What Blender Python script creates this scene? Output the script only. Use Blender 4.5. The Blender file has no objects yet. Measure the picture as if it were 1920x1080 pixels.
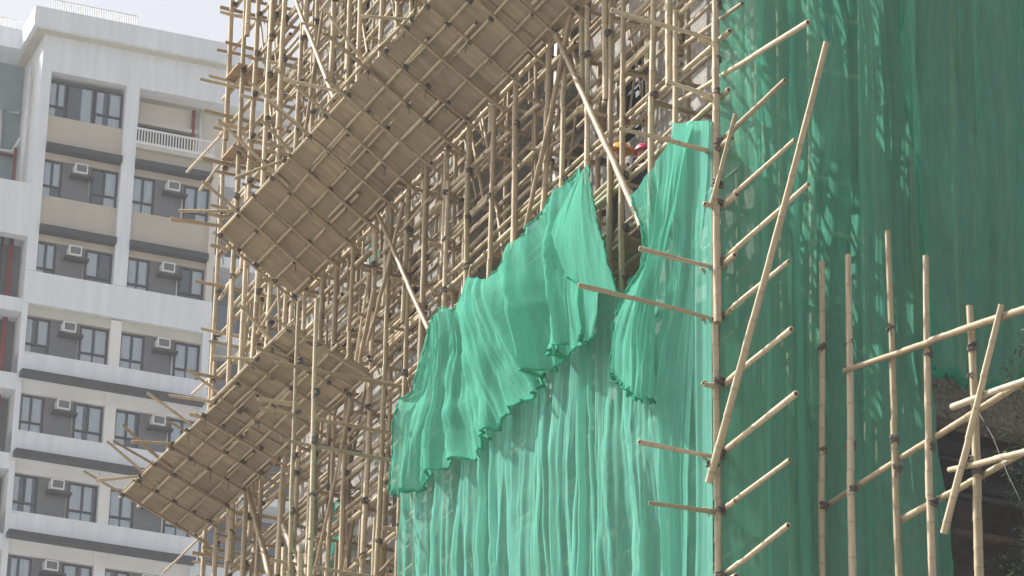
import bpy, bmesh, math, random
import numpy as np
from mathutils import Vector, Matrix
from math import radians, sin, cos, tan, pi, hypot, atan2

scn = bpy.context.scene
# ------------------------------------------------------------------ camera, sky, sun, exposure
F, AZ, PITCH, ROLL, DIST = 6900.0, radians(24.36), radians(25.04), radians(1.12), 37.0
HV = Vector((sin(AZ), cos(AZ), 0)); R0 = Vector((cos(AZ), -sin(AZ), 0)); UP = Vector((0, 0, 1))
FW = HV*cos(PITCH) + UP*sin(PITCH); U0 = -HV*sin(PITCH) + UP*cos(PITCH)
RT = R0*cos(ROLL) + U0*sin(ROLL); UV = U0*cos(ROLL) - R0*sin(ROLL)
def ray(px, py): return (FW*F + RT*(px-960) - UV*(py-540)).normalized()
_d = ray(1345, 540); _n = hypot(_d.x, _d.y)
CAM = Vector((-DIST*_d.x/_n, -DIST*_d.y/_n, 1.6))
def onX(px, py, X): d = ray(px, py); return CAM + d*((X-CAM.x)/d.x)
def onY(px, py, Y): d = ray(px, py); return CAM + d*((Y-CAM.y)/d.y)

cd = bpy.data.cameras.new('camera'); cam = bpy.data.objects.new('camera', cd)
scn.collection.objects.link(cam); scn.camera = cam
cam.matrix_world = Matrix(((RT.x, UV.x, -FW.x, CAM.x), (RT.y, UV.y, -FW.y, CAM.y), (RT.z, UV.z, -FW.z, CAM.z), (0, 0, 0, 1)))
cd.sensor_width = 36; cd.lens = F/1920*36; cd.clip_start = 0.1; cd.clip_end = 4000

SUN_EL, SUN_H = radians(47), Vector((-0.72, 0.69, 0)).normalized()
wd = bpy.data.worlds.new('World'); scn.world = wd; wd.use_nodes = True
nt = wd.node_tree; nt.nodes.clear()
sky = nt.nodes.new('ShaderNodeTexSky'); sky.sky_type = 'NISHITA'; sky.sun_disc = False
sky.sun_elevation = SUN_EL; sky.sun_rotation = atan2(SUN_H.x, SUN_H.y)
sky.air_density = 1.0; sky.dust_density = 6.0; sky.ozone_density = 1.0
hsv = nt.nodes.new('ShaderNodeHueSaturation'); hsv.inputs['Saturation'].default_value = 0.32
bg = nt.nodes.new('ShaderNodeBackground'); bg.inputs['Strength'].default_value = 0.13
wo = nt.nodes.new('ShaderNodeOutputWorld')
nt.links.new(sky.outputs[0], hsv.inputs['Color']); nt.links.new(hsv.outputs[0], bg.inputs[0]); nt.links.new(bg.outputs[0], wo.inputs[0])
sd = bpy.data.lights.new('sun', 'SUN'); sd.energy = 5.0; sd.angle = radians(0.6); sd.color = (1.0, 0.96, 0.88)
so = bpy.data.objects.new('sun', sd); scn.collection.objects.link(so)
so.rotation_euler = (SUN_H*cos(SUN_EL) + UP*sin(SUN_EL)).to_track_quat('Z', 'Y').to_euler(); so.location = (-30, 20, 60)
vs = scn.view_settings; vs.view_transform = 'Standard'; vs.look = 'None'; vs.exposure = 0.64; vs.gamma = 1.0; vs.use_curve_mapping = False
scn.cycles.max_bounces = 8; scn.cycles.transparent_max_bounces = 16; scn.cycles.diffuse_bounces = 4

RNG = random.Random(7)
COL = scn.collection
# ------------------------------------------------------------------ materials
MATS = {}
def new_mat(name):
    m = bpy.data.materials.new(name); m.use_nodes = True; MATS[name] = m
    t = m.node_tree; b = t.nodes['Principled BSDF']
    return m, t, b
def N(t, kind, **kw):
    n = t.nodes.new('ShaderNode'+kind)
    for k, v in kw.items(): setattr(n, k, v)
    return n
def ramp(t, fac, stops):
    r = N(t, 'ValToRGB'); e = r.color_ramp.elements
    e[0].position, e[0].color = stops[0][0], (*stops[0][1], 1)
    e[1].position, e[1].color = stops[1][0], (*stops[1][1], 1)
    for p, c in stops[2:]:
        x = e.new(p); x.color = (*c, 1)
    t.links.new(fac, r.inputs[0]); return r.outputs[0]
def noise(t, scale, vec=None, detail=4, rough=0.6, coord='Object', stretch=None):
    if vec is None:
        tc = N(t, 'TexCoord'); vec = tc.outputs[coord]
    if stretch:
        mp = N(t, 'Mapping'); mp.inputs['Scale'].default_value = stretch; t.links.new(vec, mp.inputs[0]); vec = mp.outputs[0]
    n = N(t, 'TexNoise'); n.inputs['Scale'].default_value = scale; n.inputs['Detail'].default_value = detail; n.inputs['Roughness'].default_value = rough
    t.links.new(vec, n.inputs['Vector']); return n.outputs['Fac']
def mixc(t, fac, a, b, mode='MIX'):
    m = N(t, 'Mix', data_type='RGBA', blend_type=mode)
    if isinstance(fac, (int, float)): m.inputs[0].default_value = fac
    else: t.links.new(fac, m.inputs[0])
    for s, v in ((6, a), (7, b)):
        if isinstance(v, tuple): m.inputs[s].default_value = (*v, 1)
        else: t.links.new(v, m.inputs[s])
    return m.outputs[2]
def bump(t, b, h, strength=0.3, dist=0.01):
    n = N(t, 'Bump'); n.inputs['Strength'].default_value = strength; n.inputs['Distance'].default_value = dist
    t.links.new(h, n.inputs['Height']); t.links.new(n.outputs[0], b.inputs['Normal'])
def simple(name, c, rough=0.6, var=0.12, scale=3.0, stretch=None, metallic=0.0, bmp=0.0):
    m, t, b = new_mat(name)
    n = noise(t, scale, detail=6, stretch=stretch)
    lo = tuple(x*(1-var*1.6) for x in c); hi = tuple(min(1, x*(1+var)) for x in c)
    t.links.new(ramp(t, n, [(0.3, lo), (0.7, hi)]), b.inputs['Base Color'])
    b.inputs['Roughness'].default_value = rough; b.inputs['Metallic'].default_value = metallic
    if bmp: bump(t, b, n, bmp, 0.02)
    return m

def bamboo_mat(name, stops):
    m, t, b = new_mat(name)
    oi = N(t, 'ObjectInfo'); c = ramp(t, oi.outputs['Random'], stops)
    s = noise(t, 6, stretch=(1, 1, 0.12), detail=5)
    ad = N(t, 'VectorMath', operation='ADD'); tc = N(t, 'TexCoord'); t.links.new(tc.outputs['Object'], ad.inputs[0])
    cb = N(t, 'CombineXYZ'); ml = N(t, 'Math', operation='MULTIPLY'); ml.inputs[1].default_value = 91.0
    t.links.new(oi.outputs['Random'], ml.inputs[0]); t.links.new(ml.outputs[0], cb.inputs[0]); t.links.new(ml.outputs[0], cb.inputs[2]); t.links.new(cb.outputs[0], ad.inputs[1])
    blot = noise(t, 1.6, vec=ad.outputs[0], detail=5)
    c = mixc(t, ramp(t, s, [(0.35, (0, 0, 0)), (0.75, (0.45, 0.45, 0.45))]), c, (0.30, 0.22, 0.13))
    c = mixc(t, ramp(t, blot, [(0.50, (0, 0, 0)), (0.72, (0.75, 0.75, 0.75))]), c, (0.20, 0.15, 0.095))
    at = N(t, 'Attribute', attribute_name='nd')
    c = mixc(t, at.outputs['Fac'], c, (0.17, 0.125, 0.085))
    t.links.new(c, b.inputs['Base Color']); b.inputs['Roughness'].default_value = 0.5
    b.inputs['Specular IOR Level'].default_value = 0.35
    bump(t, b, s, 0.15, 0.004)
    return m
bamboo_mat('bamboo', [(0.0, (0.30, 0.235, 0.15)), (0.2, (0.48, 0.39, 0.265)), (0.45, (0.58, 0.49, 0.345)), (0.62, (0.34, 0.295, 0.175)), (0.8, (0.44, 0.345, 0.225)), (1.0, (0.61, 0.53, 0.39))])
bamboo_mat('bamboo_old', [(0.0, (0.32, 0.24, 0.15)), (0.4, (0.40, 0.315, 0.21)), (1.0, (0.27, 0.20, 0.125))])

def net_mat(name, col, tcol, alpha, transl=0.45, streak=0.25):
    m, t, b = new_mat(name); t.nodes.remove(b); out = t.nodes['Material Output']
    s = noise(t, 1.0, stretch=(70, 70, 1.6), detail=3)
    s2 = noise(t, 1.0, stretch=(9, 9, 0.8), detail=4)
    c = mixc(t, s2, tuple(x*0.86 for x in col), tuple(min(1, x*1.12) for x in col))
    df = N(t, 'BsdfDiffuse'); t.links.new(c, df.inputs[0])
    tl = N(t, 'BsdfTranslucent'); tl.inputs[0].default_value = (*tcol, 1)
    mx = N(t, 'MixShader'); mx.inputs[0].default_value = transl; t.links.new(df.outputs[0], mx.inputs[1]); t.links.new(tl.outputs[0], mx.inputs[2])
    tr = N(t, 'BsdfTransparent'); tr.inputs[0].default_value = (0.93, 1.0, 0.96, 1)
    ma = N(t, 'MapRange'); ma.inputs['From Min'].default_value = 0.3; ma.inputs['From Max'].default_value = 0.7
    ma.inputs['To Min'].default_value = alpha-streak; ma.inputs['To Max'].default_value = min(1, alpha+streak*0.7)
    av = N(t, 'Math', operation='ADD'); av.use_clamp = False; hf = N(t, 'Math', operation='MULTIPLY'); hf.inputs[1].default_value = 0.5
    t.links.new(s, av.inputs[0]); t.links.new(s2, av.inputs[1]); t.links.new(av.outputs[0], hf.inputs[0]); t.links.new(hf.outputs[0], ma.inputs['Value'])
    fx = N(t, 'MixShader'); t.links.new(ma.outputs[0], fx.inputs[0]); t.links.new(tr.outputs[0], fx.inputs[1]); t.links.new(mx.outputs[0], fx.inputs[2])
    t.links.new(fx.outputs[0], out.inputs['Surface'])
    return m
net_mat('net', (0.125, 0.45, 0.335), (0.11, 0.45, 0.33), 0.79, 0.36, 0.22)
net_mat('net_pale', (0.175, 0.51, 0.415), (0.15, 0.51, 0.40), 0.75, 0.36, 0.16)  # same cloth, single layer; light from the wall behind is mixed into the colour
net_mat('net_shade', (0.125, 0.41, 0.295), (0.12, 0.48, 0.34), 0.74, 0.42, 0.14)  # same net green, with the shade of its face put into the colour
net_mat('net_hem', (0.05, 0.36, 0.23), (0.05, 0.36, 0.22), 0.93, 0.3, 0.05)

m, t, b = new_mat('concrete')
n1 = noise(t, 1.3, detail=8, rough=0.65); n2 = noise(t, 1.0, stretch=(5, 5, 0.35), detail=6); n3 = noise(t, 14, detail=6)
c = ramp(t, n1, [(0.28, (0.13, 0.122, 0.112)), (0.5, (0.25, 0.237, 0.217)), (0.72, (0.38, 0.362, 0.335))])
c = mixc(t, ramp(t, n2, [(0.52, (0, 0, 0)), (0.72, (0.7, 0.7, 0.7))]), c, (0.19, 0.18, 0.165))
c = mixc(t, ramp(t, n3, [(0.45, (0, 0, 0)), (0.8, (0.5, 0.5, 0.5))]), c, (0.62, 0.59, 0.54))
t.links.new(c, b.inputs['Base Color']); b.inputs['Roughness'].default_value = 0.9; bump(t, b, n3, 0.8, 0.02)
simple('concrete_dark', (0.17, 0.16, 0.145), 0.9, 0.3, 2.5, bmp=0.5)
simple('roughcast', (0.23, 0.20, 0.175), 0.95, 0.35, 22, bmp=0.9)
m, t, b = new_mat('board')
g = noise(t, 2.0, stretch=(1, 5, 1), detail=7); bl = noise(t, 1.1, detail=6)
oi = N(t, 'ObjectInfo')
c = ramp(t, g, [(0.3, (0.27, 0.205, 0.13)), (0.7, (0.42, 0.33, 0.22))])
c = mixc(t, ramp(t, bl, [(0.45, (0, 0, 0)), (0.75, (0.75, 0.75, 0.75))]), c, (0.19, 0.145, 0.095))
c = mixc(t, oi.outputs['Random'], c, mixc(t, 1.0, c, (0.74, 0.75, 0.76), 'MULTIPLY'))
t.links.new(c, b.inputs['Base Color']); b.inputs['Roughness'].default_value = 0.75; bump(t, b, g, 0.25, 0.004)
simple('plank', (0.36, 0.24, 0.15), 0.8, 0.25, 3, stretch=(1, 8, 8), bmp=0.3)
simple('lashing', (0.095, 0.080, 0.068), 0.8, 0.3, 20)
simple('white_paint', (0.775, 0.815, 0.86), 0.65, 0.06, 1.6, stretch=(2.2, 2.2, 0.18))
simple('white_trim', (0.80, 0.80, 0.79), 0.6, 0.04, 1.0)
simple('beige_paint', (0.53, 0.48, 0.41), 0.7, 0.06, 0.8, stretch=(1, 1, 0.3))
simple('cream_paint', (0.70, 0.655, 0.58), 0.7, 0.05, 0.8)
simple('soffit', (0.58, 0.57, 0.50), 0.7, 0.06, 1)
simple('dark_metal', (0.055, 0.060, 0.072), 0.45, 0.15, 4)
simple('grey_panel', (0.165, 0.170, 0.185), 0.55, 0.06, 5, stretch=(6, 6, 0.4))
simple('teal_paint', (0.27, 0.35, 0.38), 0.7, 0.10, 0.9)
simple('red_pipe', (0.26, 0.045, 0.040), 0.45, 0.15, 6)
simple('white_pipe', (0.74, 0.75, 0.76), 0.45, 0.06, 3)
simple('curtain', (0.84, 0.87, 0.90), 0.85, 0.08, 4, stretch=(8, 8, 0.4))
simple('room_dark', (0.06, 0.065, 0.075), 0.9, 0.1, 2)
simple('ac_white', (0.80, 0.80, 0.78), 0.5, 0.04, 5)
simple('ac_grille', (0.20, 0.21, 0.23), 0.6, 0.10, 30)
simple('ground', (0.22, 0.21, 0.195), 0.9, 0.2, 0.15, bmp=0.2)
simple('bark', (0.11, 0.075, 0.05), 0.9, 0.3, 5, stretch=(4, 4, 0.5), bmp=0.6)
simple('cable', (0.05, 0.052, 0.055), 0.6, 0.1, 3)
simple('skin', (0.46, 0.27, 0.19), 0.55, 0.08, 12)
simple('shirt_brown', (0.16, 0.10, 0.075), 0.85, 0.2, 10)
simple('shirt_navy', (0.055, 0.06, 0.085), 0.85, 0.2, 10)
simple('trouser', (0.06, 0.06, 0.07), 0.85, 0.2, 10)
simple('hat_orange', (0.85, 0.40, 0.04), 0.35, 0.05, 5)
simple('hat_pink', (0.62, 0.055, 0.14), 0.35, 0.05, 5)
m, t, b = new_mat('leaf')
oi = N(t, 'TexCoord'); n1 = noise(t, 3.0, detail=4)
t.links.new(ramp(t, n1, [(0.3, (0.030, 0.060, 0.022)), (0.7, (0.085, 0.125, 0.05))]), b.inputs['Base Color']); b.inputs['Roughness'].default_value = 0.6
m, t, b = new_mat('pane'); t.nodes.remove(b); out = t.nodes['Material Output']
gl = N(t, 'BsdfGlossy'); gl.inputs['Roughness'].default_value = 0.03; gl.inputs[0].default_value = (0.85, 0.9, 0.95, 1)
tr = N(t, 'BsdfTransparent'); tr.inputs[0].default_value = (0.95, 0.97, 0.98, 1)
lw = N(t, 'Fresnel'); lw.inputs[0].default_value = 1.5
ad = N(t, 'Math', operation='ADD'); ad.inputs[1].default_value = 0.04; t.links.new(lw.outputs[0], ad.inputs[0])
mx = N(t, 'MixShader'); t.links.new(ad.outputs[0], mx.inputs[0]); t.links.new(tr.outputs[0], mx.inputs[1]); t.links.new(gl.outputs[0], mx.inputs[2]); t.links.new(mx.outputs[0], out.inputs['Surface'])

# ------------------------------------------------------------------ mesh helpers
class MB:
    def __init__(s): s.v = []; s.f = []
    def box(s, x0, x1, y0, y1, z0, z1):
        i = len(s.v)
        s.v += [(x0,y0,z0),(x1,y0,z0),(x1,y1,z0),(x0,y1,z0),(x0,y0,z1),(x1,y0,z1),(x1,y1,z1),(x0,y1,z1)]
        s.f += [(i,i+3,i+2,i+1),(i+4,i+5,i+6,i+7),(i,i+1,i+5,i+4),(i+1,i+2,i+6,i+5),(i+2,i+3,i+7,i+6),(i+3,i,i+4,i+7)]
        return s
    def tube(s, pts, r, n=8, cap=True):
        pts = [Vector(p) for p in pts]; rings = []
        ref = Vector((0, 0, 1))
        for k, p in enumerate(pts):
            d = (pts[min(k+1, len(pts)-1)] - pts[max(k-1, 0)]).normalized()
            a = d.cross(ref if abs(d.z) < 0.9 else Vector((1, 0, 0))).normalized(); c = d.cross(a)
            rr = r[k] if isinstance(r, (list, tuple)) else r
            i = len(s.v); rings.append(i)
            for j in range(n):
                q = p + a*(rr*cos(2*pi*j/n)) + c*(rr*sin(2*pi*j/n)); s.v.append(tuple(q))
        for k in range(len(rings)-1):
            for j in range(n):
                s.f.append((rings[k]+j, rings[k]+(j+1) % n, rings[k+1]+(j+1) % n, rings[k+1]+j))
        if cap:
            s.f.append(tuple(rings[0]+j for j in range(n))[::-1]); s.f.append(tuple(rings[-1]+j for j in range(n)))
        return s
    def mesh(s, name, smooth=False):
        me = bpy.data.meshes.new(name); me.from_pydata(s.v, [], s.f); me.update()
        bm = bmesh.new(); bm.from_mesh(me); bmesh.ops.recalc_face_normals(bm, faces=bm.faces); bm.to_mesh(me); bm.free()
        if smooth: me.polygons.foreach_set('use_smooth', [True]*len(me.polygons))
        return me
    def build(s, name, mat, parent=None, smooth=False):
        return obj(name, s.mesh(name, smooth), mat, parent)
def obj(name, me, mat, parent=None):
    if mat and not me.materials: me.materials.append(MATS[mat])
    o = bpy.data.objects.new(name, me); COL.objects.link(o)
    if parent: o.parent = parent
    return o
def tag(o, label, cat=None, group=None, kind=None):
    if label: o['label'] = label
    if cat: o['category'] = cat
    if group: o['group'] = group
    if kind: o['kind'] = kind
    return o
def thing(name, label, cat, loc=(0, 0, 0), rz=0, group=None):
    o = bpy.data.objects.new(name, None); COL.objects.link(o); o.location = loc; o.rotation_euler = (0, 0, rz); o.empty_display_size = 0.2
    return tag(o, label, cat, group)

# ---- bamboo: shared unit meshes, radius 1 at the butt, true length
def bamboo_mesh(length, seed):
    rg = random.Random(seed); n = 8; v = []; f = []; nd = []
    zs = []; z = rg.uniform(0.05, 0.2)
    zs.append((0, 1.0, 0))
    while z < length-0.05:
        zs += [(z-0.020, 1.0, 0.0), (z-0.005, 1.06, 0.34), (z+0.006, 1.05, 0.30), (z+0.020, 1.0, 0.0)]
        z += rg.uniform(0.24, 0.40)
    zs.append((length, 1.0, 0.2))
    ph = [rg.uniform(0, 6.28) for _ in range(4)]; am = [rg.uniform(0.35, 1.0) for _ in range(4)]
    k2 = []
    kx = ky = 0.0
    for i, (zz, rr, q) in enumerate(zs):
        u = zz/length
        if q > 0.33: kx += rg.gauss(0, 0.10); ky += rg.gauss(0, 0.10)
        bx = length*0.11*(am[0]*sin(pi*u*1.0+0.0)*cos(ph[0]) + 0.4*am[1]*sin(2*pi*u)*cos(ph[1])) + kx*sin(pi*u)
        by = length*0.11*(am[2]*sin(pi*u*1.0+0.0)*sin(ph[0]) + 0.4*am[3]*sin(2*pi*u)*sin(ph[2])) + ky*sin(pi*u)
        R = rr*(1.0-0.25*u)
        for j in range(n): v.append((bx+R*cos(2*pi*j/n), by+R*sin(2*pi*j/n), zz)); nd.append(q)
    m_ = len(zs)
    for i in range(m_-1):
        for j in range(n): f.append((i*n+j, i*n+(j+1) % n, (i+1)*n+(j+1) % n, (i+1)*n+j))
    # hollow ends: a rim and a dark sunken disc
    for base, zz, dz in ((0, 0, 0.03), ((m_-1)*n, length, -0.03)):
        i0 = len(v); cx = sum(v[base+j][0] for j in range(n))/n; cy = sum(v[base+j][1] for j in range(n))/n
        for j in range(n): p = v[base+j]; v.append((cx+(p[0]-cx)*0.72, cy+(p[1]-cy)*0.72, zz)); nd.append(0.1)
        for j in range(n): p = v[base+j]; v.append((cx+(p[0]-cx)*0.66, cy+(p[1]-cy)*0.66, zz+dz)); nd.append(1.0)
        for j in range(n):
            k = (j+1) % n
            a = (base+j, base+k, i0+k, i0+j); c_ = (i0+j, i0+k, i0+n+k, i0+n+j)
            f += [a[::-1], c_[::-1]] if base == 0 else [a, c_]
        d = tuple(i0+n+j for j in range(n)); f.append(d[::-1] if base == 0 else d)
    me = bpy.data.meshes.new('bamboo'); me.from_pydata(v, [], f); me.update()
    me.polygons.foreach_set('use_smooth', [True]*len(me.polygons))
    a = me.attributes.new('nd', 'FLOAT', 'POINT'); a.data.foreach_set('value', nd)
    return me
BAM = {}
for mt in ('bamboo', 'bamboo_old'):
    BAM[mt] = {}
    for L in (1.2, 2.4, 4.2, 6.5):
        BAM[mt][L] = []
        for k in range(4):
            me = bamboo_mesh(L, int(L*100)+k+(50 if mt == 'bamboo' else 0)); me.materials.append(MATS[mt]); BAM[mt][L].append(me)
def pole(p0, p1, r, name, parent, mat='bamboo', flip=None):
    p0 = Vector(p0); p1 = Vector(p1)
    if flip is None: flip = RNG.random() < 0.5
    if flip: p0, p1 = p1, p0
    d = p1-p0; L = d.length
    cl = min((1.2, 2.4, 4.2, 6.5), key=lambda q: abs(math.log(q/L)))
    o = bpy.data.objects.new(name, RNG.choice(BAM[mat][cl])); COL.objects.link(o); o.parent = parent
    q = d.to_track_quat('Z', 'Y') @ Matrix.Rotation(RNG.uniform(0, 6.28), 3, 'Z').to_quaternion()
    rr = r*RNG.uniform(0.9, 1.1)
    o.matrix_local = Matrix.Translation(p0) @ q.to_matrix().to_4x4() @ Matrix.Diagonal((rr, rr, L/cl, 1))
    return o
class Lash:
    def __init__(s): s.mb = MB(); s.rg = random.Random(3)
    def at(s, p, d, r, h=0.05):
        d = Vector(d).normalized(); p = Vector(p)+d*s.rg.uniform(-0.02, 0.02); h *= s.rg.uniform(0.6, 1.3)
        for q in range(s.rg.choice((2, 3, 3))):
            c = p+d*((q-1)*0.024+s.rg.uniform(-0.006, 0.006)); tl = Vector((s.rg.gauss(0, 1), s.rg.gauss(0, 1), s.rg.gauss(0, 1)))*0.004
            s.mb.tube([c-d*0.010-tl, c, c+d*0.010+tl], [r*1.0, r*s.rg.uniform(1.05, 1.16), r*1.0], 7)
        if s.rg.random() < 0.35:   # a loose end of the tie
            q = Vector((s.rg.uniform(-1, 1), s.rg.uniform(-1, 1), s.rg.uniform(-1.2, 0.2)))
            q = p+q.normalized()*r
            s.mb.tube([q, q+(q-p)*0.9+Vector((0, 0, -0.03)), q+(q-p)*1.2+Vector((0, 0, -s.rg.uniform(0.05, 0.14)))], 0.006, 4)
    def build(s, parent): 
        o = s.mb.build('lashing', 'lashing', parent); o['kind'] = 'stuff'; return o

# ---- numpy value noise for cloth
def vnoise(x, y, seed):
    rs = np.random.RandomState(seed); T = rs.rand(257, 257)
    xi = np.floor(x).astype(int); yi = np.floor(y).astype(int); fx = x-xi; fy = y-yi
    fx = fx*fx*(3-2*fx); fy = fy*fy*(3-2*fy); a = lambda i, j: T[i % 256, j % 256]
    return ((a(xi, yi)*(1-fx)+a(xi+1, yi)*fx)*(1-fy) + (a(xi, yi+1)*(1-fx)+a(xi+1, yi+1)*fx)*fy)*2-1
def resample(pts, n):
    P = np.array([tuple(p) for p in pts]); d = np.r_[0, np.cumsum(np.linalg.norm(np.diff(P, axis=0), axis=1))]
    u = np.linspace(0, d[-1], n); return np.stack([np.interp(u, d, P[:, k]) for k in range(3)], 1)
def sheet(name, paths, proj, normal, mat, parent, nu, nv, amp=1.0, seed=1, pin=5.0, freq=1.0, sag=0.0, smoothcols=True, ragged=0.0, edge=(0, 0)):
    """paths: columns from left to right, each a polyline top -> bottom in photo pixels laid onto the net's own plane by proj"""
    cols = [resample([proj(*p) for p in pth], nv) for pth in paths]
    A = np.array(cols)                                          # K, nv, 3
    w = np.r_[0, np.cumsum(np.linalg.norm(np.diff(A.mean(1), axis=0), axis=1))]
    s = np.linspace(0, w[-1], nu)
    G = np.zeros((nu, nv, 3))
    for j in range(nv):
        for k in range(3): G[:, j, k] = np.interp(s, w, A[:, j, k])
    if smoothcols:
        for _ in range(3):
            G[1:-1, 1:] = 0.25*G[:-2, 1:]+0.5*G[1:-1, 1:]+0.25*G[2:, 1:]
    S, Vv = np.meshgrid(s, np.linspace(0, 1, nv), indexing='ij')
    H = np.linalg.norm(A[:, 0]-A[:, -1], axis=1).mean(); Tt = Vv*H
    pinw = 1-np.exp(-Vv*pin*H/3)
    wq = S + 0.10*vnoise(Tt*0.55+3, S*0.4, seed+9)
    ridge = lambda q: 1-np.abs(q)*2.0
    h = 0.15*(ridge(vnoise(wq*1.9*freq, Tt*0.16, seed))-0.4) + 0.07*ridge(vnoise(wq*4.7*freq+7, Tt*0.24+5, seed+1)) \
        + 0.036*ridge(vnoise(wq*10*freq+13, Tt*0.45, seed+2)) + 0.012*ridge(vnoise(wq*22*freq, Tt*0.9, seed+3)) \
        + 0.10*vnoise(S*0.7, Tt*0.5, seed+4) + 0.022*vnoise(S*3+Tt*2, Tt*2.2-S, seed+5)
    h = h*amp*(0.25+0.75*pinw) + sag*np.sin(pi*Vv)
    h -= h.mean()
    ew = min(0.9, 0.35*s[-1])
    if edge[0]: h *= 0.12+0.88*np.clip(S/ew, 0, 1)
    if edge[1]: h *= 0.12+0.88*np.clip((s[-1]-S)/ew, 0, 1)
    nrm = np.array(normal)
    G = G + h[..., None]*nrm
    G[..., 2] += 0.012*vnoise(S*9, Tt*3, seed+6)
    if ragged: G[..., 2] += ragged*np.clip((Vv-0.8)/0.2, 0, 1)**2*(vnoise(S*3.3, Tt*0, seed+7)+0.6*vnoise(S*8.1, Tt*0, seed+8))
    me = bpy.data.meshes.new(name); idx = np.arange(nu*nv).reshape(nu, nv)
    q = np.stack([idx[:-1, :-1], idx[1:, :-1], idx[1:, 1:], idx[:-1, 1:]], -1).reshape(-1, 4)
    me.from_pydata(G.reshape(-1, 3).tolist(), [], q.tolist()); me.update()
    me.polygons.foreach_set('use_smooth', [True]*len(me.polygons))
    o = obj(name, me, mat, parent)
    return o, G
def hem(parent, G_edge, r=0.018, seed=0, name='hem', jit=0.02):
    rg = random.Random(seed); pts = []; rr = []
    for i, p in enumerate(G_edge[::2]):
        pts.append(Vector(p)+Vector((rg.gauss(0, jit), rg.gauss(0, jit), rg.gauss(0, jit)))); rr.append(r*rg.uniform(0.5, 1.7))
    return MB().tube(pts, rr, 7).build(name, 'net_hem', parent, True)

# ------------------------------------------------------------------ ground
g = MB(); g.v = [(-1500, -1500, 0), (1500, -1500, 0), (1500, 1500, 0), (-1500, 1500, 0)]; g.f = [(0, 1, 2, 3)]
tag(g.build('ground', 'ground'), 'pale paved ground round the buildings', kind='structure')

# ------------------------------------------------------------------ concrete building being refurbished
cb = thing('concrete_building', 'stripped grey concrete tower block behind the bamboo scaffold', 'building')
ZT = 36.0
WX = 1.15                                   # face behind the long scaffold
def wall_cells(mb, us, vs, holes, put):
    for i in range(len(us)-1):
        for j in range(len(vs)-1):
            uc = (us[i]+us[i+1])/2; vc = (vs[j]+vs[j+1])/2
            if any(a < uc < b and c < vc < d for a, b, c, d in holes): continue
            put(mb, us[i], us[i+1], vs[j], vs[j+1])
def wall(name, u0, u1, holes, put, mat):
    us = sorted({u0, u1, *[h[0] for h in holes], *[h[1] for h in holes]}); vs_ = sorted({0, ZT, *[h[2] for h in holes], *[h[3] for h in holes]})
    mb = MB(); wall_cells(mb, us, vs_, holes, put); o = mb.build(name, mat, cb)
    bm = bmesh.new(); bm.from_mesh(o.data); bmesh.ops.remove_doubles(bm, verts=bm.verts, dist=1e-4)
    dead = [f for f in bm.faces if sum(1 for e in f.edges if len(e.link_faces) > 2) == 4 and False]
    bm.to_mesh(o.data); bm.free(); return o
FLO = [z for z in (2.6, 5.4, 8.2, 11.0, 13.8, 16.6, 19.4, 22.2, 25.0, 27.8, 30.6, 33.4)]
hA = [(3.9, 4.9, z+0.9, z+2.2) for z in FLO]
hB = [(11.0, 12.0, z+0.9, z+2.2) for z in FLO] + [(13.6, 14.5, z+0.9, z+2.2) for z in FLO]
putX = lambda x0, x1: (lambda mb, a, b_, c, d: mb.box(x0, x1, a, b_, c, d))
putY = lambda y0, y1: (lambda mb, a, b_, c, d: mb.box(a, b_, y0, y1, c, d))
wall('wall', 1.15, 5.7, hA, putX(WX, WX+0.3), 'concrete')
wall('wall', 9.7, 15.5, hB, putX(WX, WX+0.3), 'concrete')
hC = [(6.3, 7.3, z+0.8, z+2.2) for z in FLO] + [(8.1, 9.1, z+0.8, z+2.2) for z in FLO]
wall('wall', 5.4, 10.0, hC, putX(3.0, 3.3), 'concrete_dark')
MB().box(1.453, 3.0, 5.4, 5.698, 0, ZT).build('wall', 'concrete', cb)
MB().box(1.453, 3.0, 9.702, 10.0, 0, ZT).build('wall', 'concrete', cb)
op = onY(1752, 742, 1.15); op2 = onY(1895, 742, 1.15)
hR = [(op.x, op.x+1.75, 14.9, op.z-0.25)] + [(1.9, 2.8, z+0.9, z+2.2) for z in FLO if z+0.9 > 18.2] + [(5.2, 6.4, z+0.9, z+2.2) for z in FLO]
wall('wall', 1.453, 12.0, hR, putY(1.15, 1.45), 'roughcast')
MB().box(1.16, 12.0, 15.5, 15.8, 0, ZT).build('wall', 'concrete', cb)
MB().box(12.0, 12.3, 1.15, 15.8, 0, ZT).build('wall', 'concrete', cb)
MB().box(1.15, 12.3, 1.15, 15.8, ZT, ZT+0.25).build('roof', 'concrete', cb)
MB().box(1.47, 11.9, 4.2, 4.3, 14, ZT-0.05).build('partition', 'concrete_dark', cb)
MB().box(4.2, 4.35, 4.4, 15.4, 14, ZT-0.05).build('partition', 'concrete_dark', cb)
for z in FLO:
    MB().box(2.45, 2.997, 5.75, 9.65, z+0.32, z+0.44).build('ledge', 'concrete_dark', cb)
    for y0, y1 in ((3.9, 4.9), (11.0, 12.0), (13.6, 14.5)):
        w = MB()
        for yy in (y0, (y0+y1)/2-0.02, y1-0.04): w.box(WX+0.12, WX+0.16, yy, yy+0.04, z+0.9, z+2.2)
        for zz in (z+0.9, z+1.7, z+2.16): w.box(WX+0.115, WX+0.165, y0, y1, zz, zz+0.04)
        fr = w.build('window', 'dark_metal', cb)
        MB().box(WX+0.135, WX+0.145, y0+0.04, y1-0.04, z+0.94, z+2.16).build('pane', 'pane', fr)
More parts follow.
